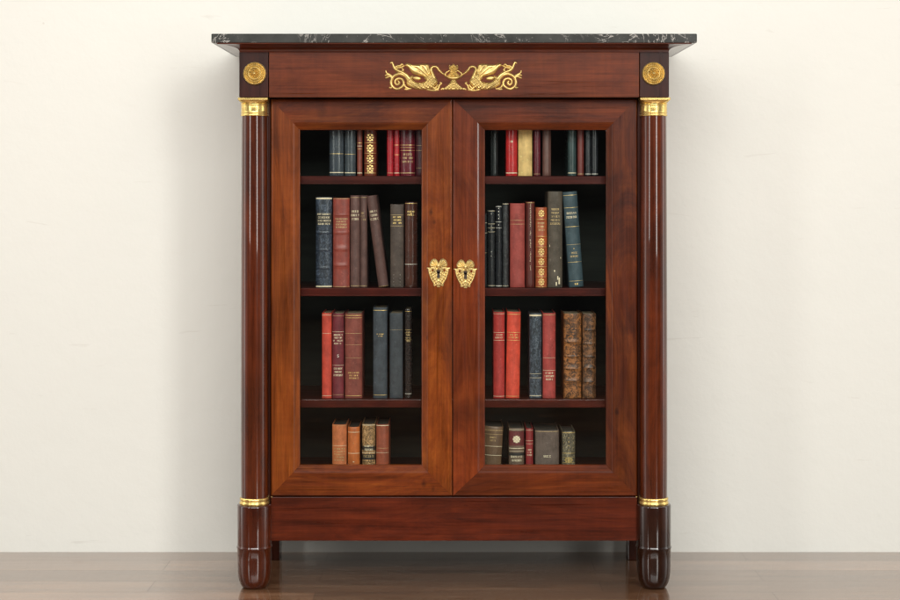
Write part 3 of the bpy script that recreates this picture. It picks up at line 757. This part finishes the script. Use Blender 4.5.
# --- lowest shelf
g4 = 'small books on the lowest shelf'
book('pale orange book, leftmost on the lowest shelf', 332.0, 346.6, 424.9, 3, (206,116,66), 'cloth', gold=[(426,.0006,DU),(446,.0008,CR)], text=[(448,462,5,.8,DU)], depth=.125, pages=M_pgd, group=g4, Y=.08)
book('orange brown book with cream lines, shortest on the left door lowest shelf', 347.6, 359.6, 427.2, 3, (200,108,52), 'leather', gold=[(432.5,.0012,CR),(453.6,.0012,CR)], dots=[(0,443.5,.0016,.0016,DU),(0,462,.004,.002,CR)], depth=.125, pages=M_pgd, group=g4, Y=.08)
book('olive tan rubbed book with black title labels on the lowest shelf', 362.0, 375.3, 424.2, 3, (160,124,82), 'marbled', patch=[(446.5,450.5,BK),(454.5,460,BK)], text=[(445,452,2,.8,CR),(455,459,1,.8,DU)], gold=[(425.4,.0014,CR),(453,.0012,CR),(462,.001,BK)], depth=.14, pages=M_pgd, group=g4, Y=.08)
book('brick brown book with pale cap, rightmost on the left door lowest shelf', 376.0, 388.9, 424.6, 3, (160,82,56), 'leather', gold=[(425.8,.0016,CR),(448.5,.0007,DU),(453,.0007,CR)], depth=.14, pages=M_pgd, group=g4, Y=.08)
book('broad tan brown book leaning at the left end of the right door lowest shelf', 481.0, 500.6, 427.2, 3, (116,90,66), 'leather', lean=R(3.4), gold=[(431,.0016,DU),(435,.0008,DU),(447,.0012,CR),(456,.0012,CR)], text=[(437,443,2,.4,DU)], depth=.15, pages=M_pgd, group=g4, Y=.08)
book('brown book with framed panel and dark label left of the thin red one', 508.9, 524.3, 428.3, 3, (112,92,76), 'leather', patch=[(431.5,446,RL),(453,456,BK)], gold=[(430,.0010,CR),(448.6,.0016,CR),(451.5,.0008,CR)], orn=[(439.5,.35,.35,CR)], text=[(455.5,463,2,.8,CR)], depth=.14, pages=M_pgd, group=g4, Y=.08)
book('thin maroon red book on the lowest shelf between two brown ones', 525.8, 533.3, 428.6, 3, (150,46,48), 'leather', gold=[(430.5,.0008,CR),(441,.0008,CR),(444,.0008,CR)], text=[(449,457,3,.8,CR)], depth=.13, pages=M_pgd, group=g4, Y=.08)
book('widest book on the lowest shelf, plain faded grey brown cloth', 535.2, 559.2, 430.6, 3, (104,88,78), 'cloth', gold=[(431.8,.0012,DU)], text=[(455,459,1,.35,CR)], depth=.16, pages=M_pgd, group=g4, Y=.08, round_=.22)
book('grey book with heavy gilt tooling, rightmost on the lowest shelf', 562.2, 575.3, 431.6, 3, (116,108,88), 'marbled', gold=[(433,.0018,G),(453.5,.0016,G),(457.5,.0008,G),(463,.0012,G)], dots=[(.0,y,.0016,.0030,G) for y in (438,442,446,450)]+[(-.72,y,.0008,.004,G) for y in (438,443,448)]+[(.72,y,.0008,.004,G) for y in (438,443,448)], orn=[(460.3,.5,.3,G)], depth=.13, pages=M_pgd, group=g4, Y=.08)

# ------------------------------------------------------------------ light
w = bpy.data.worlds.new('World'); scene.world = w; w.use_nodes = True
wt = w.node_tree; bg = wt.nodes['Background']
tc = wt.nodes.new('ShaderNodeTexCoord'); sx = wt.nodes.new('ShaderNodeSeparateXYZ'); wt.links.new(tc.outputs['Generated'], sx.inputs[0])
# added fill gradient: bright sides lift the wall shadow, dark end keeps panes black
def mrange(sock, a0, a1, b0, b1):
    m = wt.nodes.new('ShaderNodeMapRange'); wt.links.new(sock, m.inputs[0])
    for i, v in enumerate((a0, a1, b0, b1)): m.inputs[i+1].default_value = v
    return m.outputs[0]
mid = mrange(sx.outputs['Y'], -.72, -.42, .04, .38)
both = mixc(wt, 1.0, mrange(sx.outputs['Y'], -.34, -.05, .045, 2.1), mrange(sx.outputs['Z'], .45, .85, .0, .15), 'LIGHTEN')
both = mixc(wt, 1.0, both, mid, 'LIGHTEN')
wt.links.new(mixc(wt, 1.0, both, (1.0,.985,.94), 'MULTIPLY'), bg.inputs[0]); bg.inputs[1].default_value = 1.0
def softbox(name, loc, target, sx, sy, power, col=(1,.985,.945)):
    l = bpy.data.lights.new(name, 'AREA'); l.shape = 'RECTANGLE'; l.size = sx; l.size_y = sy; l.energy = power; l.color = col
    o = bpy.data.objects.new(name, l); C.objects.link(o); o.location = loc
    o.rotation_euler = (Vector(target)-Vector(loc)).to_track_quat('-Z', 'Y').to_euler()
    return o
softbox('softbox_right', (2.0,-4.4,2.0), (0,0,1.0), .65, 2.6, 44)
softbox('softbox_left', (-2.35,-2.9,1.9), (0,0,1.0), .40, 2.2, 21)
softbox('high_front_fill', (.2,-4.6,3.1), (0,.3,.5), 4.6, 2.0, 185)  # added fill lamp, high in front, evens the wall without side shadows

# ------------------------------------------------------------------ camera
cam = bpy.data.cameras.new('camera'); co = bpy.data.objects.new('camera', cam); C.objects.link(co)
co.location = (CX, -D, CZ); co.rotation_euler = (R(90), 0, 0)
cam.sensor_width = 36; cam.lens = S*D/900*36; cam.shift_y = -(300-HY)/900.0
cam.clip_start = .05; cam.clip_end = 60
scene.camera = co
vs_ = scene.view_settings; vs_.view_transform = 'Standard'; vs_.look = 'None'; vs_.exposure = .34; vs_.gamma = 1; vs_.use_curve_mapping = False
scene.cycles.max_bounces = 10; scene.cycles.transparent_max_bounces = 12
